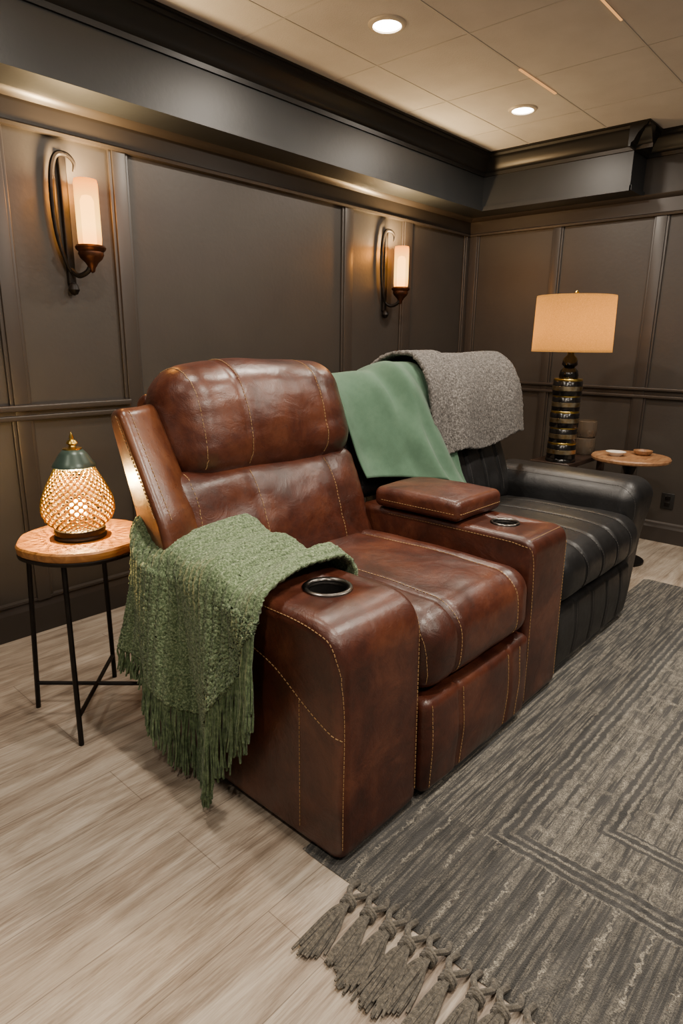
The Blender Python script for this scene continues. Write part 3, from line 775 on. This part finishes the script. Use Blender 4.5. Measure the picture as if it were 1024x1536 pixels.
bm=NB(); lathe(bm,[(.001,0),(.035,0),(.05,.012),(.055,.028),(.05,.028),(.042,.014),(.001,.01)],(4.08,1.20,.66),36,False)
g=part('bowl',bm,M['palewood'],None,org=(4.08,1.20,.66)); tag(g,'small brown wooden bowl near the right rim of the round table','bowl')
ou=thing('wall_outlet','black electrical outlet low on the right wall','outlet',(XR,1.15,.29))
bm=NB(); box(bm,XR-.008,XR,1.11,1.19,.235,.345,.004); part('cover_plate',bm,M['cupblack'],ou)
for zz in(.268,.312):
    bm=NB(); box(bm,XR-.012,XR-.007,1.133,1.167,zz-.015,zz+.015,.003); part('socket',bm,M['metal_black'],ou)
# ------------------------------------------------------------------ rug and tassels
rx0,rx1,ry0,ry1=.975,3.72,-1.5,1.0
rug=thing('area_rug','large dark charcoal and cream distressed rug with knotted tassels','rug',(0,0,0))
bm=NB()
nx_,ny_=110,90
def rugtop(u,v):
    x=rx0+(rx1-rx0)*u; y=ry0+(ry1-ry0)*v
    if u==0: x+=.006*noise.noise(Vector((0,y*9,0)))
    if v==1: y+=.004*noise.noise(Vector((x*7,0,3)))
    e=min(u*(rx1-rx0),(1-v)*(ry1-ry0)); return Vector((x,y,.011*sst(-.005,.012,e)+.0012*noise.noise(Vector((x*5,y*5,0)))))
sheet(bm,rugtop,nx_,ny_); part('rug_pile',bm,M['rug'],rug)
def tassel_mesh(seed):
    rnd=random.Random(seed); bm=NB()
    for w in(-1,1):
        pts=cr([(.02,w*.014,.010),(-.005,w*.020,.015),(-.025,w*.011,.020),(-.04,-w*.004,.019)],6); tube(bm,pts,.0070,7)
    pts=[]
    for k in range(28):
        a=k/27*2*PI*2.2; pts.append((-.038-.018*k/27,.0125*math.cos(a),.015+.0115*math.sin(a)))
    tube(bm,pts,.0062,7)
    for k in range(24):
        a=rnd.uniform(-.24,.24); r=rnd.uniform(-.010,.010); L=rnd.uniform(.125,.165); z1=rnd.uniform(.004,.016); ph=rnd.uniform(0,6)
        pts=cr([(-.045,r*.6,.014+rnd.uniform(-.005,.008)),(-.075,r+.03*a,.017+z1*.4),(-.11,r*1.2+.07*a,z1+.004),(-.045-L,r*1.4+.12*a+.003*math.sin(ph),z1*.6+.004)],5)
        tube(bm,pts,[.0038]*(len(pts)-1)+[.0026],5)
    return bm
protos=[]
for s in range(4):
    bm=tassel_mesh(s); o=part('tassel',bm,M['tassel'],rug); protos.append(o)
yy=.798; i=0
while yy>-.6:
    o=protos[i] if i<4 else protos[i%4].copy()
    if i>=4: COL.objects.link(o); o.parent=rug
    o.location=(rx0+.000+random.uniform(-.006,.006),yy,0); o.rotation_euler=(0,0,random.uniform(-.02,.16)); sc=random.uniform(.94,1.08); o.scale=(sc,1.05,1.0)
    yy-=random.uniform(.053,.059); i+=1
# ------------------------------------------------------------------ world, camera
w=bpy.data.worlds.new('room_world'); scene.world=w; w.use_nodes=True
w.node_tree.nodes['Background'].inputs[0].default_value=(.95,.89,.82,1); w.node_tree.nodes['Background'].inputs[1].default_value=.16
f,th,ro,yaw=950.4,.2607,-.0120,.7322
h=Vector((math.cos(yaw),math.sin(yaw),0)); zz=Vector((0,0,1))
F=math.cos(th)*h-math.sin(th)*zz; R=Vector((h.y,-h.x,0)); U=math.sin(th)*h+math.cos(th)*zz
R2=math.cos(ro)*R-math.sin(ro)*U; U2=math.sin(ro)*R+math.cos(ro)*U
cd=bpy.data.cameras.new('camera'); co=bpy.data.objects.new('camera',cd); COL.objects.link(co)
cd.sensor_fit='VERTICAL'; cd.sensor_height=36; cd.lens=f/1536*36; cd.clip_start=.02
mw=Matrix(((R2.x,U2.x,-F.x,0),(R2.y,U2.y,-F.y,0),(R2.z,U2.z,-F.z,1.3),(0,0,0,1)))
co.matrix_world=mw
scene.camera=co
